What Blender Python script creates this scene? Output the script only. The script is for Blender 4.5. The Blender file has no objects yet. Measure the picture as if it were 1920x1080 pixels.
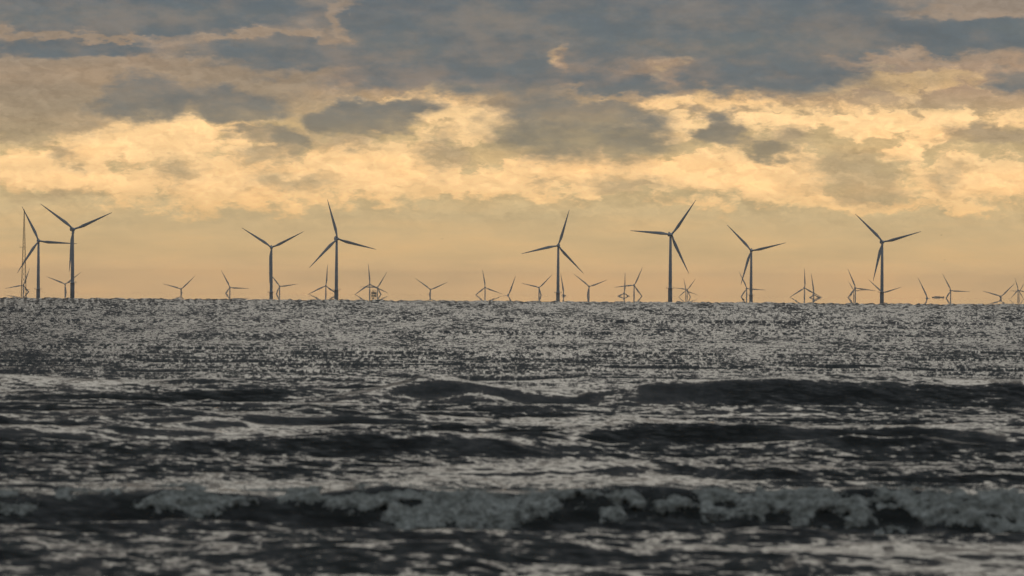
import bpy, math, random
import numpy as np
from mathutils import Vector, Matrix

# ------------------------------------------------------------------ camera
F = 11000.0                      # focal length in pixels of a 1920 wide frame
CAM_H = 4.0                      # metres above the mean water level
ROLL = 13.0 / 1920.0             # the horizon falls to the right
PITCH = 10.0 / F
RE = 4.35e6                      # radius of the curved sea (strong refraction)
sc = bpy.context.scene
col = sc.collection

cam_d = bpy.data.cameras.new('camera')
cam = bpy.data.objects.new('camera', cam_d)
col.objects.link(cam)
cam_d.sensor_width = 36.0
cam_d.lens = 36.0 * F / 1920.0
cam_d.clip_start = 0.5
cam_d.clip_end = 200000.0
R_cam = (Matrix.Rotation(math.radians(90) + PITCH, 3, 'X') @ Matrix.Rotation(ROLL, 3, 'Z'))
cam.matrix_world = Matrix.Translation((0, 0, CAM_H)) @ R_cam.to_4x4()
cam_d.dof.use_dof = True
cam_d.dof.focus_distance = 3000.0
cam_d.dof.aperture_fstop = 3.2
sc.camera = cam


def px_dir(px, py):
    v = R_cam @ Vector(((px - 960.0) / F, (540.0 - py) / F, -1.0))
    return v / v.y               # y = 1


# ------------------------------------------------------------------ node maths
class G:
    """tiny expression builder for shader node trees"""
    def __init__(s, nt):
        s.nt = nt

    def node(s, kind, **kw):
        n = s.nt.nodes.new(kind)
        for k, v in kw.items():
            setattr(n, k, v)
        return n

    def put(s, sock, v):
        if isinstance(v, bpy.types.NodeSocket):
            s.nt.links.new(v, sock)
        elif v is not None:
            sock.default_value = v

    def m(s, op, a, b=None, c=None, clamp=False):
        n = s.node('ShaderNodeMath', operation=op, use_clamp=clamp)
        for i, v in enumerate((a, b, c)):
            if v is not None:
                s.put(n.inputs[i], v)
        return n.outputs[0]

    def vm(s, op, a, b=None, c=None, scale=None):
        n = s.node('ShaderNodeVectorMath', operation=op)
        for i, v in enumerate((a, b, c)):
            if v is not None:
                s.put(n.inputs[i], v)
        if scale is not None:
            s.put(n.inputs['Scale'], scale)
        return n.outputs['Value'] if op in ('LENGTH', 'DOT_PRODUCT', 'DISTANCE') else n.outputs['Vector']

    def smooth(s, x, a, b, lo=0.0, hi=1.0):
        n = s.node('ShaderNodeMapRange', interpolation_type='SMOOTHSTEP')
        s.put(n.inputs[0], x)
        for i, v in zip((1, 2, 3, 4), (a, b, lo, hi)):
            s.put(n.inputs[i], v)
        return n.outputs[0]

    def ramp(s, x, stops):
        n = s.node('ShaderNodeValToRGB')
        e = n.color_ramp.elements
        while len(e) < len(stops):
            e.new(0.5)
        for k, (p, c) in enumerate(stops):
            e[k].position = p
        for k, (p, c) in enumerate(stops):
            e[k].position = p
            e[k].color = (c[0], c[1], c[2], 1)
        s.put(n.inputs[0], x)
        return n.outputs[0]

    def mix(s, f, a, b, blend='MIX'):
        n = s.node('ShaderNodeMix', data_type='RGBA', blend_type=blend)
        s.put(n.inputs[0], f)
        for i, v in ((6, a), (7, b)):
            if isinstance(v, (tuple, list)):
                v = (v[0], v[1], v[2], 1)
            s.put(n.inputs[i], v)
        return n.outputs[2]

    def noise(s, vec, scale, detail=3, rough=0.55, color=False, dist=0.0):
        n = s.node('ShaderNodeTexNoise', noise_dimensions='3D')
        s.put(n.inputs['Vector'], vec)
        n.inputs['Scale'].default_value = scale
        n.inputs['Detail'].default_value = detail
        n.inputs['Roughness'].default_value = rough
        n.inputs['Distortion'].default_value = dist
        return n.outputs['Color'] if color else n.outputs[0]

    def xyz(s, x, y, z):
        n = s.node('ShaderNodeCombineXYZ')
        for i, v in enumerate((x, y, z)):
            s.put(n.inputs[i], v)
        return n.outputs[0]

    def sep(s, v):
        n = s.node('ShaderNodeSeparateXYZ')
        s.put(n.inputs[0], v)
        return n.outputs


def lin(r, g, b):
    f = lambda c: (c / 255 / 12.92) if c <= 10 else ((c / 255 + 0.055) / 1.055) ** 2.4
    return (f(r), f(g), f(b))


# ------------------------------------------------------------------ sun and sky
SUN_EL, SUN_AZ = math.radians(24.0), math.radians(1.0)
world = bpy.data.worlds.new('World')
sc.world = world
world.use_nodes = True
wt = world.node_tree
wt.nodes.clear()
g = G(wt)

tc = g.node('ShaderNodeTexCoord')
dx, dy, dz = g.sep(tc.outputs['Generated'])
yc = g.m('MAXIMUM', dy, 0.03)
U = g.m('DIVIDE', g.m('MULTIPLY', dx, 11.0), yc)      # thousandths of a degree-like units: 1 = 5.2 degrees
V = g.m('DIVIDE', g.m('MULTIPLY', dz, 11.0), yc)
P = g.xyz(U, V, 0.0)
PS = g.xyz(g.m('MULTIPLY', U, 0.55), g.m('MULTIPLY', V, 1.25), 0.0)

w1 = g.vm('SUBTRACT', g.noise(PS, 5.0, 3, 0.5, True), (0.5, 0.5, 0.5))
w2 = g.vm('SUBTRACT', g.noise(PS, 21.0, 4, 0.62, True), (0.5, 0.5, 0.5))
PW = g.vm('ADD', P, g.vm('MULTIPLY', w1, (0.16, 0.075, 0)))
PW = g.vm('ADD', PW, g.vm('MULTIPLY', w2, (0.14, 0.08, 0)))
w3 = g.vm('SUBTRACT', g.noise(PS, 60.0, 4, 0.6, True), (0.5, 0.5, 0.5))
PB = g.vm('ADD', PW, g.vm('MULTIPLY', w3, (0.035, 0.025, 0)))


def uv_of(px, py):
    v = px_dir(px, py)
    return v.x * 11.0, v.z * 11.0


def field(ells, coord, power=False):
    """soft union of elliptical cloud masses"""
    acc = None
    for (cx, cy, rx, ry, w) in ells:
        u, v = uv_of(cx, cy)
        sx, sy = 1000.0 / rx, 1000.0 / ry
        q = g.vm('MULTIPLY_ADD', coord, (sx, sy, 0), (-u * sx, -v * sy, 0))
        r = g.vm('LENGTH', q)
        val = g.m('MULTIPLY_ADD', r, -w, w)
        acc = val if acc is None else g.m('SMOOTH_MAX', acc, val, 0.12)
    return acc


# dark cloud banks (frame pixels of the photograph: centre, radii, weight)
DARK = [
    (250, 15, 520, 58, 1.0), (140, 78, 210, 22, .9), (590, 98, 290, 42, 1.0), (900, 40, 400, 120, 1.2),
    (820, 148, 240, 56, 1.1), (1330, 50, 520, 110, 1.3), (1385, 122, 260, 62, 1.1), (1800, 66, 320, 58, 1.1),
    (262, 186, 104, 54, 1.25), (430, 192, 150, 42, 1.05), (685, 216, 140, 36, 1.15), (490, 250, 70, 28, 1.0),
    (530, 264, 46, 40, .9), (1345, 240, 60, 46, .85), (1430, 282, 78, 30, .85), (1890, 155, 80, 32, .7), (1085, 238, 200, 84, 1.05), (1150, 150, 150, 44, .8), (1000, 150, 160, 60, .9),
]
MIDC = [  # thinner, tan grey cloud
    (60, 170, 300, 130, 1.3), (420, 140, 360, 90, .8), (640, 258, 130, 40, .7), (1345, 242, 66, 48, .95), (1430, 280, 80, 32, .95),
    (1860, 252, 110, 34, .8), (1890, 155, 90, 36, .9), (1600, 325, 160, 80, .75), (480, 300, 90, 34, .7),
    (830, 290, 90, 62, .65), (1500, 160, 420, 40, .45), (1000, 190, 300, 60, .6), (330, 325, 70, 44, .5), (140, 305, 60, 34, .55),
    (520, 350, 140, 34, .55), (1180, 345, 140, 30, .55), (90, 372, 160, 30, .5), (1800, 330, 70, 40, .5), (1480, 250, 90, 34, .5),
    (700, 20, 60, 60, .5), (1850, 95, 300, 30, .5), (1040, 345, 70, 22, .5),
]
GAPS = [
    (1062, 98, 30, 46, .9), (1240, 122, 70, 40, .9), (636, 30, 26, 70, .9), (520, 62, 200, 10, .75), (150, 56, 260, 9, .65), (1850, 22, 260, 18, .8),
    (1690, 110, 200, 16, .7), (700, 172, 60, 30, .5), (1110, 176, 160, 12, .6), (1330, 165, 40, 30, .5), (960, 15, 60, 20, .5), (340, 110, 200, 12, .5),
]
BRIGHT = [
    (300, 262, 240, 60, 1.0), (120, 330, 190, 54, .9), (420, 345, 320, 60, .95), (660, 320, 300, 74, .95), (900, 345, 330, 46, .85),
    (1120, 320, 330, 44, .9), (1260, 235, 110, 36, .9), (1430, 335, 170, 70, 1.0), (1600, 220, 420, 30, .9), (1750, 250, 70, 44, 1.0),
    (1710, 275, 60, 22, .9), (1850, 345, 170, 60, .9), (1650, 150, 240, 26, .7), (1620, 380, 420, 20, .75), (860, 215, 130, 60, .75),
    (1060, 100, 26, 34, .3), (1240, 125, 40, 34, .3), (1400, 190, 300, 24, .7),
    (720, 190, 90, 12, .5),
]

nA = g.m('SUBTRACT', g.noise(PS, 9.0, 6, 0.58), 0.5)
nB = g.m('SUBTRACT', g.noise(PS, 26.0, 6, 0.6), 0.5)
dark_f = g.m('MULTIPLY_ADD', field(DARK, PW), 1.2, g.m('MULTIPLY_ADD', nA, 0.9, g.m('MULTIPLY', nB, 0.35)))
dark_f = g.m('SUBTRACT', dark_f, g.m('MULTIPLY', g.m('MAXIMUM', field(GAPS, PB), 0.0), 0.7))
# banks continue beyond the frame
out_u = g.smooth(g.m('ABSOLUTE', U), 1.0, 1.35)
out_v = g.smooth(V, 0.56, 0.72)
high = g.smooth(V, 0.26, 0.5)
cont = g.m('ADD', g.m('MULTIPLY', nA, 2.4), g.m('MULTIPLY_ADD', high, 0.8, -0.35))
dark_f = g.m('MAXIMUM', dark_f, g.m('MULTIPLY_ADD', g.m('MAXIMUM', out_u, out_v), 3.0, g.m('SUBTRACT', cont, 3.0)))
dark_m = g.smooth(dark_f, -0.10, 0.56)
mid_f = g.m('ADD', field(MIDC, PB), g.m('MULTIPLY', nB, 0.7))
mid_m = g.smooth(mid_f, 0.05, 0.55)
bri_f = g.m('ADD', field(BRIGHT, PB), g.m('MULTIPLY', nB, 1.1))
def puffs(off):
    n = g.node('ShaderNodeTexVoronoi', feature='SMOOTH_F1', voronoi_dimensions='2D')
    wv = g.vm('MULTIPLY', g.vm('ADD', P, g.vm('MULTIPLY', w3, (0.05, 0.04, 0))), (0.8, 1.3, 1))
    wv = g.vm('ADD', g.vm('ADD', wv, g.vm('MULTIPLY', w2, (0.06, 0.05, 0))), off)
    g.put(n.inputs['Vector'], wv)
    n.inputs['Scale'].default_value = 13.0
    n.inputs['Detail'].default_value = 3.0
    n.inputs['Roughness'].default_value = 0.6
    n.inputs['Smoothness'].default_value = 0.35
    n.normalize = True
    return n.outputs['Distance']


pf0 = puffs((0.0, 0.0, 0.0))
pf1 = puffs((0.004, 0.012, 0.0))
relief = g.m('SUBTRACT', pf1, pf0)  # puff tops lightened, undersides darkened: lighting painted into the sky colour
bri_m = g.smooth(g.m('ADD', bri_f, g.m('MULTIPLY_ADD', pf0, -1.3, 0.42)), 0.0, 0.42)

Vn = g.m('DIVIDE', V, 0.6, clamp=True)
base_c = g.ramp(Vn, [(0.0, (1.12, .70, .325)), (0.07, (1.06, .68, .32)), (0.12, (.84, .57, .275)), (0.24, lin(214, 187, 140)), (0.36, lin(216, 188, 138)),
                     (0.52, lin(205, 178, 132)), (0.66, lin(174, 147, 124)), (0.8, lin(155, 138, 122)), (1.0, lin(138, 130, 124))])
bri_c = g.ramp(Vn, [(0.0, lin(226, 184, 128)), (0.2, lin(240, 196, 134)), (0.34, (1.12, .715, .335)), (0.56, (1.09, .725, .355)),
                    (0.66, lin(222, 185, 136)), (0.8, lin(178, 155, 128)), (1.0, lin(160, 145, 128))])
mid_c = g.ramp(Vn, [(0.2, lin(205, 176, 132)), (0.4, lin(190, 167, 129)), (0.55, lin(160, 143, 120)), (0.7, lin(151, 136, 119)), (1.0, lin(128, 126, 124))])
drk_c = g.ramp(Vn, [(0.3, lin(162, 148, 116)), (0.45, lin(142, 134, 115)), (0.56, lin(122, 122, 116)), (0.66, lin(94, 108, 116)),
                    (0.82, lin(85, 103, 114)), (1.0, lin(76, 98, 114))])
c = g.mix(bri_m, base_c, bri_c)
c = g.mix(g.m('MULTIPLY', mid_m, 0.9), c, mid_c)
c = g.mix(g.m('MULTIPLY', dark_m, g.smooth(g.m('ADD', nA, g.m('MULTIPLY', nB, 0.6)), -0.2, 0.14, 0.62, 1.0)), c, drk_c)
rel_w = g.m('MULTIPLY', g.smooth(V, 0.08, 0.2), g.m('MULTIPLY_ADD', dark_m, -0.6, 1.0))
rv = g.m('MULTIPLY_ADD', g.m('MULTIPLY', relief, rel_w), 1.1, 1.0)
c = g.vm('SCALE', c, scale=rv)
# soft streaks in the low haze band and a little mottling everywhere
st = g.noise(g.xyz(g.m('MULTIPLY', U, 0.5), g.m('MULTIPLY', V, 2.6), 3.0), 7.0, 5, 0.55)
c = g.mix(0.9, c, g.ramp(st, [(0.32, (.85, .88, .91)), (0.5, (1.0, 1.0, 1.0)), (0.68, (1.14, 1.07, 1.0))]), 'MULTIPLY')

# the rest of the sky, above and behind the frame
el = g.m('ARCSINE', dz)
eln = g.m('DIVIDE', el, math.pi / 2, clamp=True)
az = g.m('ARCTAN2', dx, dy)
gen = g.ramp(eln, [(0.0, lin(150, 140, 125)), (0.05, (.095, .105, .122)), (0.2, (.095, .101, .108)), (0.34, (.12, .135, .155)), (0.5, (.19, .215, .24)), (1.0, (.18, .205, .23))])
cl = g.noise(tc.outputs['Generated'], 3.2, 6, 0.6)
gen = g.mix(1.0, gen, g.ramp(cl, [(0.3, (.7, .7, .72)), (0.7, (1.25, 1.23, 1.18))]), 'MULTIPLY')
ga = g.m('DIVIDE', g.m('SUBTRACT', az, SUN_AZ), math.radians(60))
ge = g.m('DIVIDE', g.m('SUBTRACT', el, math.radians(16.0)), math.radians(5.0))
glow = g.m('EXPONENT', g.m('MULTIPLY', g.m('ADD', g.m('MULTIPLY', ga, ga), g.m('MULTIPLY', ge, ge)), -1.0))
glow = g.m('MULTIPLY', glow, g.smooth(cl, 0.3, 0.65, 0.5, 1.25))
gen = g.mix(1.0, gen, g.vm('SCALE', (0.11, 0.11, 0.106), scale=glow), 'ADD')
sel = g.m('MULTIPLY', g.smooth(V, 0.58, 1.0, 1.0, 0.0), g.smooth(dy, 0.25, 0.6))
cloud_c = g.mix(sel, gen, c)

skyt = g.node('ShaderNodeTexSky', sky_type='NISHITA')
skyt.sun_disc = False
skyt.sun_elevation = SUN_EL
skyt.sun_rotation = SUN_AZ
skyt.air_density = 1.5
skyt.dust_density = 4.0
bg_clear = g.node('ShaderNodeBackground')
wt.links.new(skyt.outputs[0], bg_clear.inputs[0])
bg_clear.inputs[1].default_value = 0.06
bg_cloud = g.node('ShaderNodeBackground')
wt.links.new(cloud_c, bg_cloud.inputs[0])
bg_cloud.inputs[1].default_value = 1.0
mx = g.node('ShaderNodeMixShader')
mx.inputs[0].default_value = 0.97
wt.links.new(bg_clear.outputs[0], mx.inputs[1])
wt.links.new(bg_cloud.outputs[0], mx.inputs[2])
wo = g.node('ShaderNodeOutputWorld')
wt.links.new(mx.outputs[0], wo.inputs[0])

sun_d = bpy.data.lights.new('sun', 'SUN')
sun_d.energy = 0.036
sun_d.angle = math.radians(13.0)
sun_d.color = (1.0, 0.95, 0.84)
sun = bpy.data.objects.new('sun', sun_d)
col.objects.link(sun)
sdir = Vector((math.sin(SUN_AZ) * math.cos(SUN_EL), math.cos(SUN_AZ) * math.cos(SUN_EL), math.sin(SUN_EL)))
sun.rotation_euler = sdir.to_track_quat('Z', 'Y').to_euler()
sun.location = (0, 200, 60)

sc.view_settings.view_transform = 'Standard'
sc.view_settings.look = 'None'
sc.view_settings.exposure = 0.0
sc.view_settings.gamma = 1.0
sc.cycles.max_bounces = 6
sc.cycles.volume_bounces = 1


# ------------------------------------------------------------------ numpy noise
def _lattice(seed, n=512):
    r = np.random.RandomState(seed)
    return r.rand(n, n).astype(np.float32) * 2 - 1


_LAT = {}


def vnoise(x, y, seed=0):
    """smooth value noise, -1..1"""
    if seed not in _LAT:
        _LAT[seed] = _lattice(seed)
    L = _LAT[seed]
    xi = np.floor(x).astype(np.int64)
    yi = np.floor(y).astype(np.int64)
    fx = (x - xi).astype(np.float32)
    fy = (y - yi).astype(np.float32)
    fx = fx * fx * fx * (fx * (fx * 6 - 15) + 10)
    fy = fy * fy * fy * (fy * (fy * 6 - 15) + 10)
    x0, x1, y0, y1 = xi & 511, (xi + 1) & 511, yi & 511, (yi + 1) & 511
    a = L[x0, y0] * (1 - fx) + L[x1, y0] * fx
    b = L[x0, y1] * (1 - fx) + L[x1, y1] * fx
    return a * (1 - fy) + b * fy


def sstep(a, b, x):
    t = np.clip((x - a) / (b - a), 0, 1)
    return t * t * (3 - 2 * t)


# ------------------------------------------------------------------ the sea as a height field
def ip(Upx, pts):
    """smooth interpolation through (photo x, value) points"""
    xs = np.array([p[0] for p in pts], float)
    ys = np.array([p[1] for p in pts], float)
    acc = 0
    for k in (-36, -18, 0, 18, 36):
        acc = acc + np.interp(Upx + k, xs, ys)
    return acc / 5.0


def ridge(d, Upx, base, crest, amp, wb, seed, pw=1.0, wob=0.6):
    """one shoaling wave: steep face towards the shore, long back"""
    w = wob * (vnoise(Upx / 130.0, d * 0 + 0.5, seed) + 0.5 * vnoise(Upx / 47.0, d * 0 + 3.5, seed))
    b = ip(Upx, base) + w
    cr = ip(Upx, crest) + w
    A = ip(Upx, amp)
    t = np.clip((d - b) / (cr - b), 0, 1) ** pw
    front = t * t * (3 - 2 * t)
    s = np.clip((d - cr) / wb, 0, 1)
    back = 0.5 + 0.5 * np.cos(np.pi * s)
    return A * np.where(d < cr, front, back)


def slick(d, Upx):
    """smooth glassy backs of the outer wave at both sides"""
    return sstep(232, 237, d) * sstep(266, 254, d) * np.maximum(sstep(1330, 1480, Upx), sstep(400, 260, Upx))


def sea_height(d, Upx, spacing):
    """d distance from the shore point, Upx azimuth in photo pixels (960 = straight ahead), spacing = local row spacing"""
    X = d * np.sin((Upx - 960.0) / F)
    z = np.zeros_like(d)
    # the breaking wave in front
    z += ridge(d, Upx, [(-2000, 100.1), (4000, 100.1)],
               [(-2000, 102.4), (200, 102.4), (700, 102), (1300, 102.2), (1900, 101.8), (4000, 101.8)],
               [(-2000, .45), (0, .46), (160, .44), (300, .58), (420, .52), (560, .48), (720, .60), (860, .52), (1000, .50), (1150, .60), (1300, .54), (1450, .50), (1640, .60), (1800, .56), (1920, .60), (4000, .5)], 6.5, 11, 1.25, .5)
    z -= 0.15 * np.exp(-((d - 99.4) / 1.1) ** 2)
    # wash in front of it
    for k, (b0, c0, a0, w0) in enumerate(((96.3, 97.4, .10, 2.0), (93.2, 94.4, .13, 2.4), (90.0, 91.3, .15, 2.6), (86.5, 87.9, .17, 3.0), (82.0, 84.0, .2, 3.5))):
        z += ridge(d, Upx, [(0, b0)], [(0, c0)], [(0, 1.0)], w0, 101 + k, 1.0, 0.9) * a0 * np.clip(0.5 + 1.1 * vnoise(Upx / 210.0, d * 0 + 2.5 * k, 111 + k), 0.05, 1.6)
    # its shoulder behind
    z += ridge(d, Upx, [(0, 107)], [(0, 111)], [(-500, .1), (100, .26), (260, .05), (500, .14), (640, .1), (1000, .16), (1600, .18), (1920, .1), (2600, .2)], 7, 12)
    # dark faces of the middle distance
    z += ridge(d, Upx, [(0, 125.5)], [(0, 127.6)], [(-400, .2), (60, .1), (300, .22), (520, .05), (900, .03), (1150, .20), (1420, .25), (1700, .12), (1920, .22), (3000, .2)], 8, 13, 1, 1.4)
    z += ridge(d, Upx, [(0, 141)], [(0, 143.6)], [(-400, .2), (200, .12), (520, .22), (660, .40), (820, .50), (950, .44), (1100, .14), (1300, .03), (1920, .1), (3000, .3)], 7, 14, 1.1, .7)
    z += ridge(d, Upx, [(0, 151.5)], [(0, 154.3)], [(-400, .3), (0, .34), (180, .30), (380, .2), (600, .08), (1000, .1), (1180, .40), (1300, .55), (1500, .46), (1800, .42), (1920, .3), (3000, .3)], 8, 15, 1.1, 1.0)
    z += ridge(d, Upx, [(0, 170)], [(0, 172)], [(-400, .3), (0, .28), (160, .2), (330, .34), (480, .1), (700, .1), (900, .05), (1920, .05), (3000, .3)], 8, 16, 1, 1.5)
    # the long dark wave below the chop
    z += ridge(d, Upx, [(0, 202.0)], [(0, 207.6)], [(-600, .5), (0, .28), (260, .36), (400, .22), (600, .30), (740, .75), (820, 1.02), (900, .78), (1000, .5), (1130, .48),
               (1280, .90), (1400, 1.04), (1620, 1.0), (1760, .86), (1920, .8), (2600, .8)], 14, 17, 1.15, 2.0)
    z += ridge(d, Upx, [(0, 187.5)], [(0, 189.8)], [(-600, .2), (0, .1), (500, .05), (800, .16), (930, .36), (1050, .3), (1200, .1), (1920, .15)], 8, 18, 1, 1.5)
    z += ridge(d, Upx, [(0, 236)], [(0, 243)], [(-600, .4), (0, .52), (140, .34), (300, .2), (700, .18), (1050, .3), (1250, .3), (1480, .62), (1600, .78), (1780, .62), (1920, .6), (2600, .5)], 16, 19, 1, 2.0)
    # swell further out
    far = sstep(240, 420, d)
    z += far * 0.24 * vnoise(X / 60.0, d / 26.0, 21) + far * 0.12 * vnoise(X / 26.0, d / 11.0, 22)
    # wind chop
    near = sstep(118, 150, d)
    n0 = vnoise(X / 9.0, d / 5.0, 30)
    for k, (lx, ld, a) in enumerate(((9, 3.4, .17), (4.6, 1.7, .14), (2.2, .85, .09), (1.0, .42, .034), (.5, .22, .016))):
        fade = sstep(1.6 * spacing, 3.2 * spacing, ld)
        sk = 0.35 * vnoise(X / (lx * 2.3), d / (ld * 3.0), 40 + k)
        v = vnoise(X / lx + sk, d / ld + 0.18 * X / lx + sk, 50 + k)
        v = 1.0 - 1.7 * np.abs(v)
        a_loc = a * (0.4 + 0.8 * near) * (0.75 + 0.5 * n0)
        z += fade * a_loc * v * (1 - 0.85 * slick(d, Upx))
    # beyond the surf the crests merge into a ragged line on the horizon
    S = CAM_H * F / d
    farther = sstep(900, 4000, d)
    z += farther * 0.8 * (d / 6000.0) * vnoise((Upx + 5000) / 9.0, S / 0.7, 60) + farther * 0.5 * (d / 6000.0) * vnoise((Upx + 5000) / 6.0, S / 9.0, 61)
    return z - d * d / (2 * RE)


def row_distances():
    th = np.concatenate([np.linspace(CAM_H / 62.0, CAM_H / 300.0, 1150, endpoint=False), np.linspace(CAM_H / 300.0, CAM_H / 6300.0, 420)])
    return CAM_H / th


def grid_mesh(name, X, Y, Z, attrs=None, uv=None):
    nr, nc = X.shape
    me = bpy.data.meshes.new(name)
    me.vertices.add(nr * nc)
    co = np.stack([X, Y, Z], -1).astype(np.float32).reshape(-1)
    me.vertices.foreach_set('co', co)
    idx = np.arange(nr * nc).reshape(nr, nc)
    q = np.stack([idx[:-1, :-1], idx[:-1, 1:], idx[1:, 1:], idx[1:, :-1]], -1).reshape(-1, 4)
    nf = len(q)
    me.loops.add(nf * 4)
    me.polygons.add(nf)
    me.loops.foreach_set('vertex_index', q.reshape(-1).astype(np.int32))
    me.polygons.foreach_set('loop_start', np.arange(0, nf * 4, 4, dtype=np.int32))
    me.polygons.foreach_set('use_smooth', np.ones(nf, dtype=bool))
    for k, v in (attrs or {}).items():
        if v.ndim == 3:
            at = me.attributes.new(k, 'FLOAT_VECTOR', 'POINT')
            at.data.foreach_set('vector', v.astype(np.float32).reshape(-1))
        else:
            at = me.attributes.new(k, 'FLOAT', 'POINT')
            at.data.foreach_set('value', v.astype(np.float32).reshape(-1))
    me.update(calc_edges=True)
    return me


ds = row_distances()
u_in = np.linspace(-150, 2070, 1180)
step_out = np.cumsum(np.linspace(4, 160, 90))
u_all = np.concatenate([u_in[0] - step_out[::-1], u_in, u_in[-1] + step_out])
D2, U2 = np.meshgrid(ds, u_all, indexing='ij')
SP = np.repeat(np.abs(np.gradient(ds))[:, None], len(u_all), 1)
Zs = sea_height(D2, U2, SP)
A2 = (U2 - 960.0) / F
wave_uv = np.stack([(U2 + 8000) / 1000.0, CAM_H * F / D2 / 1000.0, D2 / 1000.0], -1)
far_w = sstep(150, 330, D2) * (1 - 0.7 * slick(D2, U2))
sea_me = grid_mesh('sea', D2 * np.sin(A2), D2 * np.cos(A2), Zs, {'ripple': wave_uv, 'offshore': far_w, 'near_shore': sstep(104, 100, D2), 'chop': (0.80 + 0.20 * sstep(108, 128, D2) - 0.6 * sstep(101, 103, D2) * sstep(109, 106, D2)) * (1 - 0.45 * slick(D2, U2)) * (0.45 + 0.75 * sstep(-0.45, 0.35, vnoise(D2 * np.sin(A2) / 11.0, D2 / 9.0, 95) + 0.5 * vnoise(D2 * np.sin(A2) / 4.0, D2 / 4.0, 96)))})


def material(name):
    m = bpy.data.materials.new(name)
    m.use_nodes = True
    nt = m.node_tree
    bs = nt.nodes['Principled BSDF']
    return m, G(nt), bs


def attr(gg, name, vec=False):
    n = gg.node('ShaderNodeAttribute', attribute_name=name)
    return n.outputs['Vector'] if vec else n.outputs['Fac']


sea_mat, sg, sb = material('sea_water')
rip = attr(sg, 'ripple', True)
off = attr(sg, 'offshore')
geo = sg.node('ShaderNodeNewGeometry')
# facets of the open chop: mostly tilted towards the shore, from nearly flat to steep
fa = sg.noise(sg.vm('MULTIPLY', rip, (135, 1000, 0)), 1.0, 4, 0.8, True)
fax, fay, faz = sg.sep(fa)
fb_ = sg.noise(sg.vm('MULTIPLY', rip, (11, 66, 0)), 1.0, 4, 0.6)
steep = sg.m('ADD', fay, sg.m('MULTIPLY_ADD', fb_, 0.38, -0.17))
ff = sg.xyz(sg.m('MULTIPLY_ADD', fax, 0.5, -0.25), sg.smooth(steep, 0.22, 0.82, -0.04, -0.46), 0.0)
# ripples of the surf zone
px_, py_, pz = sg.sep(geo.outputs['Position'])
na = sg.noise(sg.xyz(sg.m('MULTIPLY_ADD', pz, 3.2, sg.m('MULTIPLY', px_, 1.5)), sg.m('MULTIPLY', py_, 0.6), sg.m('MULTIPLY', pz, 6.0)), 1.0, 6, 0.66, True)
nax, nay, naz = sg.sep(na)
nb_ = sg.noise(sg.xyz(sg.m('MULTIPLY_ADD', pz, 9.0, sg.m('MULTIPLY', px_, 3.6)), sg.m('MULTIPLY', py_, 1.5), sg.m('MULTIPLY', pz, 20.0)), 1.0, 4, 0.65)
nay = sg.m('ADD', nay, sg.m('MULTIPLY_ADD', nb_, 0.85, -0.425))
nn = sg.vm('SCALE', sg.xyz(sg.m('MULTIPLY_ADD', nax, 0.5, -0.25), sg.smooth(nay, 0.20, 0.78, 0.05, -0.50), 0.0), scale=attr(sg, 'chop'))
pert = sg.node('ShaderNodeMix', data_type='VECTOR')
sg.put(pert.inputs[0], off)
sg.put(pert.inputs[4], nn)
sg.put(pert.inputs[5], ff)
shore = sg.xyz(0.0, sg.m('MULTIPLY_ADD', attr(sg, 'near_shore'), -0.03, 0.0), 0.0)
nrm = sg.vm('NORMALIZE', sg.vm('ADD', sg.vm('ADD', geo.outputs['Normal'], pert.outputs[1]), shore))
sg.put(sb.inputs['Normal'], nrm)
sb.inputs['Base Color'].default_value = (0.010, 0.013, 0.010, 1)
sb.inputs['IOR'].default_value = 1.33
sg.put(sb.inputs['Roughness'], sg.m('MULTIPLY_ADD', off, 0.01, 0.09))
sea_me.materials.append(sea_mat)
sea = bpy.data.objects.new('sea', sea_me)
sea['kind'] = 'structure'
sea['label'] = 'dark choppy sea with rolling surf waves'
col.objects.link(sea)

# flat mirror sheet added beyond the rough sea's edge, stands in for the mirage
fw_d = np.linspace(5960.0, 42000.0, 240)
fw_a = np.radians(np.linspace(-42, 42, 120))
FD, FA = np.meshgrid(fw_d, fw_a, indexing='ij')
fw_me = grid_mesh('mirage_sheet', FD * np.sin(FA), FD * np.cos(FA), FD * 0 - 4.12)
fw_mat, fg, fb = material('mirage_mirror')
fb.inputs['Base Color'].default_value = (0.012, 0.014, 0.012, 1)
fb.inputs['IOR'].default_value = 1.33
fb.inputs['Roughness'].default_value = 0.0
fgeo = fg.node('ShaderNodeNewGeometry')
fn = fg.vm('SUBTRACT', fg.noise(fg.vm('MULTIPLY', fgeo.outputs['Position'], (0.045, 0.0016, 0)), 1.0, 3, 0.6, True), (0.5, 0.5, 0.5))
fg.put(fb.inputs['Normal'], fg.vm('NORMALIZE', fg.vm('ADD', fgeo.outputs['Normal'], fg.vm('MULTIPLY', fn, (0.0006, 0.0006, 0.0)))))
fw_me.materials.append(fw_mat)
fw = bpy.data.objects.new('mirage_sheet', fw_me)
fw['kind'] = 'structure'
col.objects.link(fw)

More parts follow.
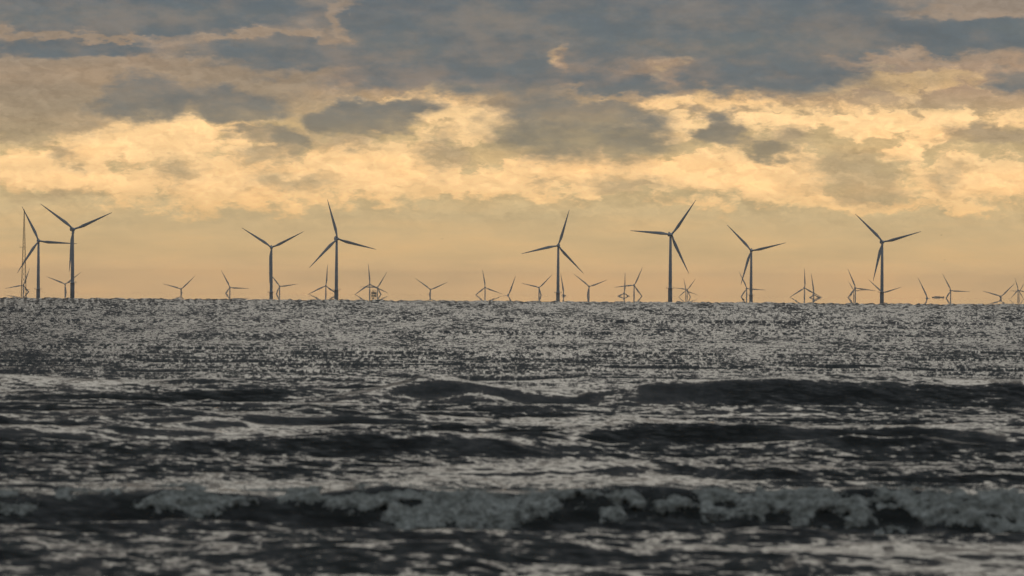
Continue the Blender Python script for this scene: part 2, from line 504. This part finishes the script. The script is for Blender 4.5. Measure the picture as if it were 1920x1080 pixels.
# ------------------------------------------------------------------ foam of the breaker
FT = [(-900, 930), (0, 934), (100, 934), (250, 930), (280, 925), (400, 928), (520, 934), (640, 928), (700, 928), (830, 932), (900, 938), (960, 946), (1040, 944), (1130, 940), (1300, 934), (1500, 932), (1920, 934), (2900, 930)]
FB = [(-900, 975), (0, 962), (60, 972), (110, 955), (240, 952), (275, 972), (330, 966), (370, 978), (400, 968), (430, 953), (560, 950), (612, 955), (625, 966), (686, 964), (694, 985), (750, 992),
      (762, 1008), (850, 1008), (880, 998), (960, 992), (1010, 976), (1070, 966), (1085, 958), (1118, 958), (1130, 984), (1200, 982), (1290, 978), (1380, 980), (1436, 976), (1450, 962), (1476, 968), (1490, 990),
      (1560, 1000), (1615, 996), (1632, 984), (1645, 1000), (1730, 1000), (1770, 990), (1785, 1006), (1850, 1008), (1870, 1014), (1920, 1014), (2900, 1000)]
fu = np.linspace(-1100, 3000, 3100)
fd = np.linspace(98.0, 104.6, 240)
FDd, FU = np.meshgrid(fd, fu, indexing='ij')
fz = sea_height(FDd, FU, FDd * 0 + 0.06)
ypx = 550 + ROLL * (FU - 960) + (CAM_H - fz) * F / FDd
fX = FDd * np.sin((FU - 960) / F)
# metres along the wave and down its face
down = fz * 1.0
jag = 7 * vnoise(fX / .35, FDd / .5, 71) + 5 * vnoise(fX / .12, FDd / .2, 72)
top = np.interp(FU, *zip(*FT)) - 26
bot = np.interp(FU, *zip(*FB))
mask = np.minimum(sstep(-12, 22, ypx + jag - top), sstep(-14, 24, bot - ypx + 1.3 * jag))


def billow(x, y, seed):
    b = 0
    for k, (s, a) in enumerate(((.5, .4), (.25, .34), (.12, .24), (.06, .15), (.03, .08))):
        b = b + a * (np.abs(vnoise(x / s, y / s + 7.3 * k, seed + k)) * 2.4 - 0.7)
    return b


bil = billow(fX + 0.4 * fz, fz * 1.6 + FDd * .35, 80)
hole = sstep(-.35, .25, vnoise(fX / .6, fz / .3 + FDd / 2.0, 77) + .55 * vnoise(fX / .2, fz / .12, 78) + .25)
mask = mask * sstep(-1100, -900, FU) * sstep(3000, 2800, FU)
thick = mask * (0.055 + 0.075 * np.clip(bil + .45, 0, 1.6)) * (0.35 + 0.65 * hole) - 0.05
rs = np.random.RandomState(7)
foam_me = grid_mesh('sea_foam', fX, FDd * np.cos((FU - 960) / F) - 0.9 * thick, fz + 0.75 * thick, {'cover': mask * (0.12 + 0.88 * hole)})
foam_mat, og, ob = material('foam')
ogeo = og.node('ShaderNodeNewGeometry')
on = og.noise(ogeo.outputs['Position'], 5.0, 6, 0.72)
ob_c = og.ramp(on, [(0.34, (.22, .23, .20)), (0.5, (.50, .51, .46)), (0.68, (.86, .86, .79))])
og.put(ob.inputs['Base Color'], ob_c)
ob.inputs['Roughness'].default_value = 0.8
bmp = og.node('ShaderNodeBump')
bmp.inputs['Distance'].default_value = 0.025
bmp.inputs['Strength'].default_value = 0.8
og.put(bmp.inputs['Height'], og.noise(ogeo.outputs['Position'], 22.0, 4, 0.7))
og.put(ob.inputs['Normal'], bmp.outputs[0])
og.put(ob.inputs['Alpha'], og.smooth(og.m('ADD', attr(og, 'cover'), og.m('MULTIPLY_ADD', og.noise(ogeo.outputs['Position'], 6.0, 5, 0.65), 2.6, -1.3)), 0.10, 1.05))
foam_me.materials.append(foam_mat)
# flecks of froth and spray thrown off the foam
pts = np.stack([fX, FDd * np.cos((FU - 960) / F) - 0.9 * thick, fz + 0.75 * thick], -1).reshape(-1, 3)
wgt = (mask * (thick > 0.0)).reshape(-1) * (0.12 + (np.abs(np.gradient(mask, axis=0)) + np.abs(np.gradient(mask, axis=1))).reshape(-1) * 6)
pick = rs.choice(len(pts), 9000, p=wgt / wgt.sum())
cen = pts[pick] + rs.normal(0, 1, (9000, 3)) * np.array([.05, .05, .03]) + np.array([0, -.05, .02])
rad = 0.006 + 0.016 * rs.rand(9000) ** 3
octv = np.array([[1, 0, 0], [-1, 0, 0], [0, 1, 0], [0, -1, 0], [0, 0, 1], [0, 0, -1]], float)
octf = np.array([[0, 2, 4], [2, 1, 4], [1, 3, 4], [3, 0, 4], [2, 0, 5], [1, 2, 5], [3, 1, 5], [0, 3, 5]])
sv = (cen[:, None, :] + octv[None] * rad[:, None, None] * (0.7 + 0.6 * rs.rand(9000, 6, 1))).reshape(-1, 3)
sf = (octf[None] + 6 * np.arange(9000)[:, None, None]).reshape(-1, 3)
spray_me = bpy.data.meshes.new('spray')
spray_me.from_pydata(sv.tolist(), [], sf.tolist())
cov = spray_me.attributes.new('cover', 'FLOAT', 'POINT')
cov.data.foreach_set('value', np.full(len(sv), 3.0, dtype=np.float32))
spray_me.materials.append(foam_mat)
spray = bpy.data.objects.new('sea_spray', spray_me)
spray['kind'] = 'stuff'
spray['label'] = 'flecks of spray flying off the breaking wave foam'
spray['category'] = 'spray'
col.objects.link(spray)
foam = bpy.data.objects.new('sea_foam', foam_me)
foam['kind'] = 'stuff'
foam['label'] = 'grey white foam tumbling down the front of the breaking wave'
foam['category'] = 'foam'
col.objects.link(foam)


# ------------------------------------------------------------------ wind turbines
def paint(name, base, rough=0.45):
    m, gg, b = material(name)
    ge = gg.node('ShaderNodeTexCoord')
    n = gg.noise(ge.outputs['Object'], 0.35, 4, 0.6)
    c_ = gg.ramp(n, [(0.3, tuple(x * .86 for x in base)), (0.7, base)])
    gg.put(b.inputs['Base Color'], c_)
    b.inputs['Roughness'].default_value = rough
    return m


M_WHITE = paint('pale_grey_paint', (.70, .78, .86))
M_YEL = paint('weathered_paint', (.60, .66, .72))
M_STEEL = paint('galvanised_steel', (.22, .23, .24))
M_DARK = paint('dark_feathers', (.05, .05, .05), 0.8)
M_DECK = paint('grey_steel_plating', (.20, .22, .24))


class MB:
    def __init__(s):
        s.v, s.f = [], []

    def loft(s, rings, cap=True, close=True):
        """rings of equal length joined by quads"""
        o = len(s.v)
        n = len(rings[0])
        for r in rings:
            s.v += [tuple(p) for p in r]
        for i in range(len(rings) - 1):
            for j in range(n):
                k = (j + 1) % n
                s.f.append((o + i * n + j, o + i * n + k, o + (i + 1) * n + k, o + (i + 1) * n + j))
        if cap:
            s.f.append(tuple(o + j for j in reversed(range(n))))
            s.f.append(tuple(o + (len(rings) - 1) * n + j for j in range(n)))
        return s

    def tube(s, a, b, r0, r1=None, n=6):
        a, b = Vector(a), Vector(b)
        r1 = r0 if r1 is None else r1
        ax = (b - a).normalized()
        p = ax.orthogonal().normalized()
        q = ax.cross(p)
        ring = lambda c_, r: [c_ + p * (r * math.cos(2 * math.pi * i / n)) + q * (r * math.sin(2 * math.pi * i / n)) for i in range(n)]
        return s.loft([ring(a, r0), ring(b, r1)])

    def lathe(s, prof, n=24, axis='Z'):
        rings = []
        for (r, h) in prof:
            ring = []
            for i in range(n):
                a = 2 * math.pi * i / n
                if axis == 'Z':
                    ring.append((r * math.cos(a), r * math.sin(a), h))
                else:
                    ring.append((r * math.sin(a), h, r * math.cos(a)))
            rings.append(ring)
        return s.loft(rings)

    def box(s, c_, size, taper=1.0):
        x, y, z = (k / 2 for k in size)
        cx, cy, cz = c_
        lo = [(cx - x, cy - y, cz - z), (cx + x, cy - y, cz - z), (cx + x, cy + y, cz - z), (cx - x, cy + y, cz - z)]
        hi = [(cx - x * taper, cy - y * taper, cz + z), (cx + x * taper, cy - y * taper, cz + z), (cx + x * taper, cy + y * taper, cz + z), (cx - x * taper, cy + y * taper, cz + z)]
        return s.loft([lo, hi])

    def mesh(s, name, mat, smooth=False):
        me = bpy.data.meshes.new(name)
        me.from_pydata(s.v, [], s.f)
        me.materials.append(mat)
        if smooth:
            me.polygons.foreach_set('use_smooth', [len(p.vertices) == 4 for p in me.polygons])
        me.update()
        return me


def part(name, me, parent, loc=(0, 0, 0), rot=(0, 0, 0), scale=(1, 1, 1)):
    o = bpy.data.objects.new(name, me)
    col.objects.link(o)
    o.parent = parent
    o.location, o.rotation_euler, o.scale = loc, rot, scale
    return o


def thing(name, label, cat, loc, group=None, rz=0.0):
    o = bpy.data.objects.new(name, None)
    col.objects.link(o)
    o.location = loc
    o.rotation_euler = (0, 0, rz)
    o['label'], o['category'] = label, cat
    if group:
        o['group'] = group
    return o


def blade_mesh(R):
    mb = MB()
    rings = []
    n = 14
    for i in range(22):
        t = i / 21
        r = R * (0.022 + 0.978 * t)
        root = 1.9 / 44 * R
        if t < 0.06:
            ch, th = root, root
        else:
            k = (t - 0.06) / 0.94
            rise = min(1.0, k / 0.16)
            rise = rise * rise * (3 - 2 * rise)
            ch = root + (R * 0.070 - root) * rise if k < 0.16 else R * (0.070 * (1 - (k - .16) / .84) ** 0.95 + 0.009)
            th = root * (1 - rise) + ch * 0.22 * rise if k < .16 else ch * (0.22 - 0.08 * k)
        ring = []
        for j in range(n):
            a = 2 * math.pi * j / n
            cx = math.cos(a) * ch * 0.5 + (0.18 * ch if t > .08 else 0)
            cy = math.sin(a) * th * 0.5 * (1.0 - 0.35 * math.cos(a))
            tw = math.radians(14 * (1 - t))
            ring.append((cx * math.cos(tw) - cy * math.sin(tw), cx * math.sin(tw) + cy * math.cos(tw) - 0.02 * R * t * t, r))
        rings.append(ring)
    mb.loft(rings)
    return mb.mesh('blade', M_WHITE, True)


def turbine_meshes(R, hub_h, far):
    s = R / 44.0
    me = {}
    me['tower'] = MB().lathe([(1.85 * s, -hub_h), (1.72 * s, -hub_h * .6), (1.45 * s, -hub_h * .3), (1.2 * s, -1.9 * s)], 28).mesh('tower', M_WHITE, True)
    nb = MB()
    rings = []
    for (y, wx, wz, oz) in ((-2.4, 1.1, 1.2, 0), (-2.0, 1.6, 1.7, 0), (1.0, 1.85, 1.95, .1), (5.5, 1.8, 1.9, .2), (7.2, 1.5, 1.5, .35), (7.6, 1.1, 1.1, .4)):
        ring = []
        for j in range(16):
            a = 2 * math.pi * j / 16
            ca, sa = math.cos(a), math.sin(a)
            ex = lambda v: math.copysign(abs(v) ** 0.5, v)
            ring.append((wx * s * ex(ca), y * s, wz * s * ex(sa) + oz * s))
        rings.append(ring)
    nb.loft(rings)
    nb.box((0, 6.2 * s, 2.5 * s), (1.6 * s, .5 * s, 1.1 * s))
    me['nacelle'] = nb.mesh('nacelle', M_WHITE, False)
    me['hub'] = MB().lathe([(.1 * s, -6.3 * s), (.8 * s, -6.0 * s), (1.35 * s, -5.2 * s), (1.6 * s, -4.2 * s), (1.6 * s, -3.2 * s), (1.3 * s, -2.35 * s)], 20, 'Y').mesh('hub', M_WHITE, True)
    me['blade'] = blade_mesh(R)
    if not far:
        tp = MB().lathe([(2.2 * s, -hub_h - 12), (2.2 * s, -hub_h + 10 * s), (1.9 * s, -hub_h + 10.6 * s)], 24)
        me['transition_piece'] = tp.mesh('transition_piece', M_YEL, True)
        pf = MB().lathe([(2.7 * s, 0), (4.6 * s, 0), (4.6 * s, .35), (2.7 * s, .35)], 20)
        for i in range(12):
            a = 2 * math.pi * i / 12
            b = 2 * math.pi * (i + 1) / 12
            pa = (4.5 * s * math.cos(a), 4.5 * s * math.sin(a))
            pb = (4.5 * s * math.cos(b), 4.5 * s * math.sin(b))
            pf.tube((*pa, .3), (*pa, 1.5), .06)
            pf.tube((*pa, 1.5), (*pb, 1.5), .06)
        me['platform'] = pf.mesh('platform', M_YEL)
    return me


R_NEAR, H_NEAR = 44.5, 66.0
R_FAR, H_FAR = 82.0, 105.0
R_MID = 40.0
KIT = {'near': (turbine_meshes(R_NEAR, H_NEAR, False), R_NEAR, H_NEAR),
       'far': (turbine_meshes(R_FAR, H_FAR, True), R_FAR, H_FAR),
       'mid': (turbine_meshes(R_MID, 62.0, True), R_MID, 62.0)}
GROUPS = {'near': 'large turbines of the nearer row', 'far': 'small distant turbines half sunk behind the horizon', 'mid': 'small distant turbines half sunk behind the horizon'}


def turbine(kind, hx, hy, ang, rpx, label, yaw=0.0):
    me, R, H = KIT[kind]
    d = R * F / rpx
    v = px_dir(hx, hy)
    hub = Vector((v.x * d, d, CAM_H + v.z * d))
    root = thing('wind_turbine', label, 'wind turbine', (hub.x, hub.y, hub.z), GROUPS[kind], math.radians(yaw))
    s = R / 44.0
    # the tower foot stands on the sea bed side of the horizon; the root is kept at the foot
    root.location = (hub.x, hub.y, hub.z - H)
    up = (0, 5.0 * s * 0, H)
    off_y = 4.2 * s
    part('tower', me['tower'], root, (0, 0, H))
    part('nacelle', me['nacelle'], root, (0, 0, H))
    part('hub', me['hub'], root, (0, 0, H))
    for k in range(3):
        a = math.radians(ang + 120 * k)
        part('blade', me['blade'], root, (0, -off_y, H), (0, a, 0))
    if kind == 'near':
        part('transition_piece', me['transition_piece'], root, (0, 0, H))
        part('platform', me['platform'], root, (0, 0, 10 * s))
    return root


NEAR = [
    (72.3, 451.9, -26.5, 72, 8, 'tall wind turbine in front of the lattice mast, one blade pointing right'),
    (136.5, 430.1, -54, 80, 18, 'tallest turbine at left, two blades raised in a wide V, just right of the mast'),
    (509, 464.1, -57, 67, 4, 'tall wind turbine with a symmetrical Y of blades, its third blade against the tower'),
    (631.3, 447.8, -15.5, 76.5, 14, 'tall wind turbine left of centre, one blade nearly upright and one drooping right'),
    (1046.8, 460.6, 17, 70.5, -4, 'tall wind turbine nearest the middle, one blade up right, one drooping left'),
    (1257.3, 440.3, 35, 80, 12, 'tall wind turbine with one level blade pointing left and one steeply up right'),
    (1408.7, 470.2, -43.5, 66.5, -3, 'tall wind turbine right of centre with the flying seabird beside its foot'),
    (1654.2, 453.9, -45.8, 75, 8, 'rightmost of the tall turbines, two raised blades in a lopsided V'),
]
for hx, hy, a, r, yw, lb in NEAR:
    turbine('near', hx, hy, a, r, lb, yw)

FAR = [
    ('far', 43.8, 535, 19.6, 35, 6, 'small far turbine at the foot of the lattice mast'),
    ('far', 122.2, 533, 52, 37.5, 4, 'small far turbine half hidden behind the tallest left turbine'),
    ('far', 339.5, 542, 46, 36, 5, 'small far turbine standing alone, left one of two in the wide left gap'),
    ('far', 431, 539, -27.5, 36.5, 5, 'small far turbine with level right blade, right one of two in wide left gap'),
    ('far', 524.3, 537, -38, 35, 3, 'small far turbine just right of the tower of the symmetrical Y turbine'),
    ('far', 611, 536, 4, 40, 2, 'small far turbine with upright blade just left of the fourth tall tower'),
    ('far', 693.4, 533, -5, 39, 2, 'small far turbine with upright blade left of the boxy offshore platform'),
    ('far', 707.7, 539, 31, 34, 2, 'small far turbine with slanted blade right of the boxy offshore platform'),
    ('far', 806.9, 543, 66, 35, 5, 'small far Y shaped turbine alone midway between platform and middle tall turbine'),
    ('far', 909.5, 539, -9.4, 35, 5, 'small far turbine with near upright blade, beside the lone slanted blade'),
    ('far', 952.7, 554, 20, 40, 5, 'far turbine showing one blade only, slanting right, near the centre'),
    ('far', 1010.7, 539.5, 44, 35, 4, 'small far Y shaped turbine just left of the middle tall turbine'),
    ('far', 1056.6, 553, -8.5, 41, 4, 'far turbine showing only one blade close beside the middle tall tower'),
    ('far', 1104.4, 537.4, 69, 37, 4, 'small far Y shaped turbine right of the middle tall turbine'),
    ('far', 1170.3, 550, 1.5, 39, 4, 'far turbine showing one perfectly upright blade crossed by its neighbour'),
    ('far', 1189, 535, 24, 38, 4, 'small far turbine whose level blade crosses its left neighbour'),
    ('mid', 1288.5, 543, 37, 26, 6, 'tiny far turbine right of the level bladed tall turbine, blade slanting right'),
    ('mid', 1285.8, 545, -11, 23.5, 6, 'tiny far turbine right of the level bladed tall turbine, blade near upright'),
    ('far', 1400, 541, -26, 36, 6, 'small far turbine behind the tall turbine with the seabird'),
    ('far', 1508.5, 540, -2, 37, 6, 'small far turbine with upright blade, left of a pair in the right gap'),
    ('far', 1525.6, 553, -8.3, 41, 6, 'far single leaning blade, right of a pair in the right gap'),
    ('far', 1603.6, 540, -23, 39, 6, 'small far turbine with a level right blade, left of the rightmost tall turbine'),
    ('mid', 1600.5, 545, -31, 21, 6, 'tiny far turbine half hidden behind the small one left of the rightmost tall turbine'),
    ('far', 1654, 549, 73, 37, 3, 'small far turbine directly behind the rightmost tall turbine'),
    ('far', 1738.5, 559.8, -26, 43, 8, 'far single blade leaning left, first right of the rightmost tall turbine'),
    ('far', 1782.5, 545, -28, 36, 8, 'small far turbine with level blade, right of the hazy ship'),
    ('far', 1876, 556, 46, 37, 8, 'far turbine with low spread V of blades near the right edge'),
    ('mid', 1908.8, 544, -17, 25, 8, 'tiny far turbine at the right edge with near upright blade'),
    ('mid', 1911, 546, 31, 20, 8, 'tiny far turbine at the right edge with blade slanting right'),
]
for k, hx, hy, a, r, yw, lb in FAR:
    turbine(k, hx, hy, a, r, lb, yw)

# ------------------------------------------------------------------ lattice measuring mast
d = 6300.0
v = px_dir(45.5, 393.5)
top_z = CAM_H + v.z * d
H = top_z + 8.0
mast = thing('lattice_mast', 'slender lattice measuring mast with side booms at the left edge', 'mast', (v.x * d, d, -8.0))
W0, W1 = 5.6, 0.4
half = lambda z: W0 / 2 + (W1 - W0) / 2 * (z / H)
corners = ((-1, -1), (1, -1), (1, 1), (-1, 1))
for sx, sy in corners:
    mb = MB()
    for k in range(12):
        z0, z1 = H * k / 12, H * (k + 1) / 12
        mb.tube((sx * half(z0), sy * half(z0), z0), (sx * half(z1), sy * half(z1), z1), .19, n=6)
    part('leg', mb.mesh('leg', M_STEEL), mast)
mb = MB()
zz = [0.0]
while zz[-1] < H - 1.5:
    zz.append(min(H - 0.5, zz[-1] + max(1.6, 2.6 * half(zz[-1]))))
for z0, z1 in zip(zz[:-1], zz[1:]):
    for k in range(4):
        a, b = corners[k], corners[(k + 1) % 4]
        mb.tube((a[0] * half(z0), a[1] * half(z0), z0), (b[0] * half(z1), b[1] * half(z1), z1), .09, n=4)
        mb.tube((b[0] * half(z0), b[1] * half(z0), z0), (a[0] * half(z1), a[1] * half(z1), z1), .09, n=4)
        mb.tube((a[0] * half(z1), a[1] * half(z1), z1), (b[0] * half(z1), b[1] * half(z1), z1), .07, n=4)
part('bracing', mb.mesh('bracing', M_STEEL), mast)
for py, x0, x1 in ((463.5, -4.6, 2.4), (543, 0.5, 6.2)):
    z = CAM_H + px_dir(45, py).z * d + 8.0
    b_ = MB().tube((x0, 0, z), (x1, 0, z), .16)
    b_.tube((x0, 0, z), (x0, 0, z + 1.6), .12)
    part('boom', b_.mesh('boom', M_STEEL), mast)
part('lightning_rod', MB().tube((0, 0, H - .6), (0, 0, H + 1.6), .1, .04).mesh('lightning_rod', M_STEEL), mast)

# ------------------------------------------------------------------ offshore platform, boat, birds
d = 21000.0
v = px_dir(701, 545)
pl = thing('offshore_platform', 'boxy offshore substation on legs between two small far turbines', 'platform', (v.x * d, d, -8.0), None, .3)
z = CAM_H + v.z * d + 8 - 6
tb = MB().box((0, 0, z - 3), (16, 14, 8))
tb.box((0, 0, z + 3.2), (17, 15, .6)).box((-2, 1, z + 5.0), (7, 7, 3.0))
part('topside', tb.mesh('topside', M_DECK), pl)
for sx in (-1, 1):
    for sy in (-1, 1):
        part('leg', MB().tube((sx * 7, sy * 6, -6), (sx * 6, sy * 5.5, z - 6.8), 1.0, n=10).mesh('leg', M_YEL), pl)
part('crane', MB().tube((6, 0, z + 3), (6, 0, z + 9), .5).tube((6, 0, z + 9), (-5, 0, z + 11), .4).mesh('crane', M_STEEL), pl)

d = 38000.0
v = px_dir(1759, 556.5)
ship = thing('cargo_ship', 'faint hazy ship on the horizon right of the rightmost tall turbine', 'ship', (v.x * d, d, -4.1), None, 0.1)
hb = MB()
rings = []
for (x, w, zb, zt) in ((-40, 5, -3, 5), (-30, 7, -5, 5), (0, 8, -5.5, 5), (24, 7, -5, 5.6), (34, 3, -3, 7), (41, .4, 3, 8)):
    rings.append([(x, -w, zt), (x, -w * .75, zb), (x, w * .75, zb), (x, w, zt)])
hb.loft(rings)
part('hull', hb.mesh('hull', M_STEEL), ship)
part('cabin', MB().box((-6, 0, 6.8), (38, 11, 3.4), .8).mesh('cabin', M_WHITE), ship)
part('mast', MB().tube((10, 0, 5), (10, 0, 10), .7, .4).mesh('mast', M_STEEL), ship)


def bird(px, py, dist, span, label, wing_up, rz, bank=0.0):
    v = px_dir(px, py)
    root = thing('seabird', label, 'bird', (v.x * dist, dist, CAM_H + v.z * dist), 'seabirds in flight', rz)
    root.rotation_euler = (0, bank, rz)
    s = span
    prof = [(.005, -.30), (.035, -.24), (.06, -.10), (.065, .02), (.045, .13), (.04, .2), (.042, .24), (.02, .29), (.006, .34)]
    b_ = MB().lathe([(r * s, h * s) for r, h in prof], 10, 'Y')
    t_ = MB().loft([[(-.02 * s, -.24 * s, .01 * s), (.02 * s, -.24 * s, .01 * s), (.02 * s, -.24 * s, -.01 * s), (-.02 * s, -.24 * s, -.01 * s)],
                    [(-.07 * s, -.38 * s, .006 * s), (.07 * s, -.38 * s, .006 * s), (.07 * s, -.38 * s, -.004 * s), (-.07 * s, -.38 * s, -.004 * s)]])
    b_.v, off = b_.v + t_.v, len(b_.v)
    b_.f += [tuple(i + off for i in f) for f in t_.f]
    part('body', b_.mesh('body', M_DARK, True), root)
    for sd in (-1, 1):
        rings = []
        for (t, ch, swp, up) in ((0.03, .15, 0, .02), (.15, .15, .02, .02 + wing_up * .10), (.28, .12, .03, .02 + wing_up * .17), (.4, .075, -.02, .02 + wing_up * .16), (.5, .015, -.09, .02 + wing_up * .10)):
            rings.append([(sd * t * s, (swp + ch / 2) * s, up * s), (sd * t * s, swp * s, (up + .018) * s), (sd * t * s, (swp - ch / 2) * s, up * s), (sd * t * s, swp * s, (up - .008) * s)])
        if sd < 0:
            rings = [r[::-1] for r in rings]
        part('wing', MB().loft(rings).mesh('wing', M_DARK, True), root)
    return root


bird(1393.5, 562, 1650, 1.5, 'dark seabird skimming the sea beside the tower right of centre', .9, math.radians(62), .15)
bird(1765, 441, 2400, 1.2, 'tiny bird high right of the rightmost tall turbine, upper of two', .5, 0.5)
bird(1771, 487.5, 2500, 1.2, 'tiny bird right of the rightmost tall turbine, lower of two', .7, -0.3)
bird(829, 448, 2300, 1.25, 'tiny bird alone in the sky between the two central tall turbines', .3, 0.2)
bird(1135.5, 316, 2500, 1.1, 'tiny bird against the bright clouds, highest of all', .6, -0.2)

# ------------------------------------------------------------------ the air
HAZE = 2.1e-5
if HAZE > 0:
    hb = MB()
    zmin, zmax = -90.0, 150.0
    hb.box((0, 21200, (zmin + zmax) / 2), (90000, 43000, zmax - zmin))
    hm = bpy.data.materials.new('haze')
    hm.use_nodes = True
    nt = hm.node_tree
    nt.nodes.clear()
    out = nt.nodes.new('ShaderNodeOutputMaterial')
    pv = nt.nodes.new('ShaderNodeVolumePrincipled')
    pv.inputs['Color'].default_value = (1.0, 0.985, 0.96, 1)
    pv.inputs['Density'].default_value = HAZE
    pv.inputs['Anisotropy'].default_value = 0.85
    nt.links.new(pv.outputs[0], out.inputs['Volume'])
    hz = bpy.data.objects.new('haze', hb.mesh('haze', hm))
    hz['kind'] = 'stuff'
    hz['label'] = 'thin warm sea haze in front of the far turbines'
    hz['category'] = 'haze'
    col.objects.link(hz)
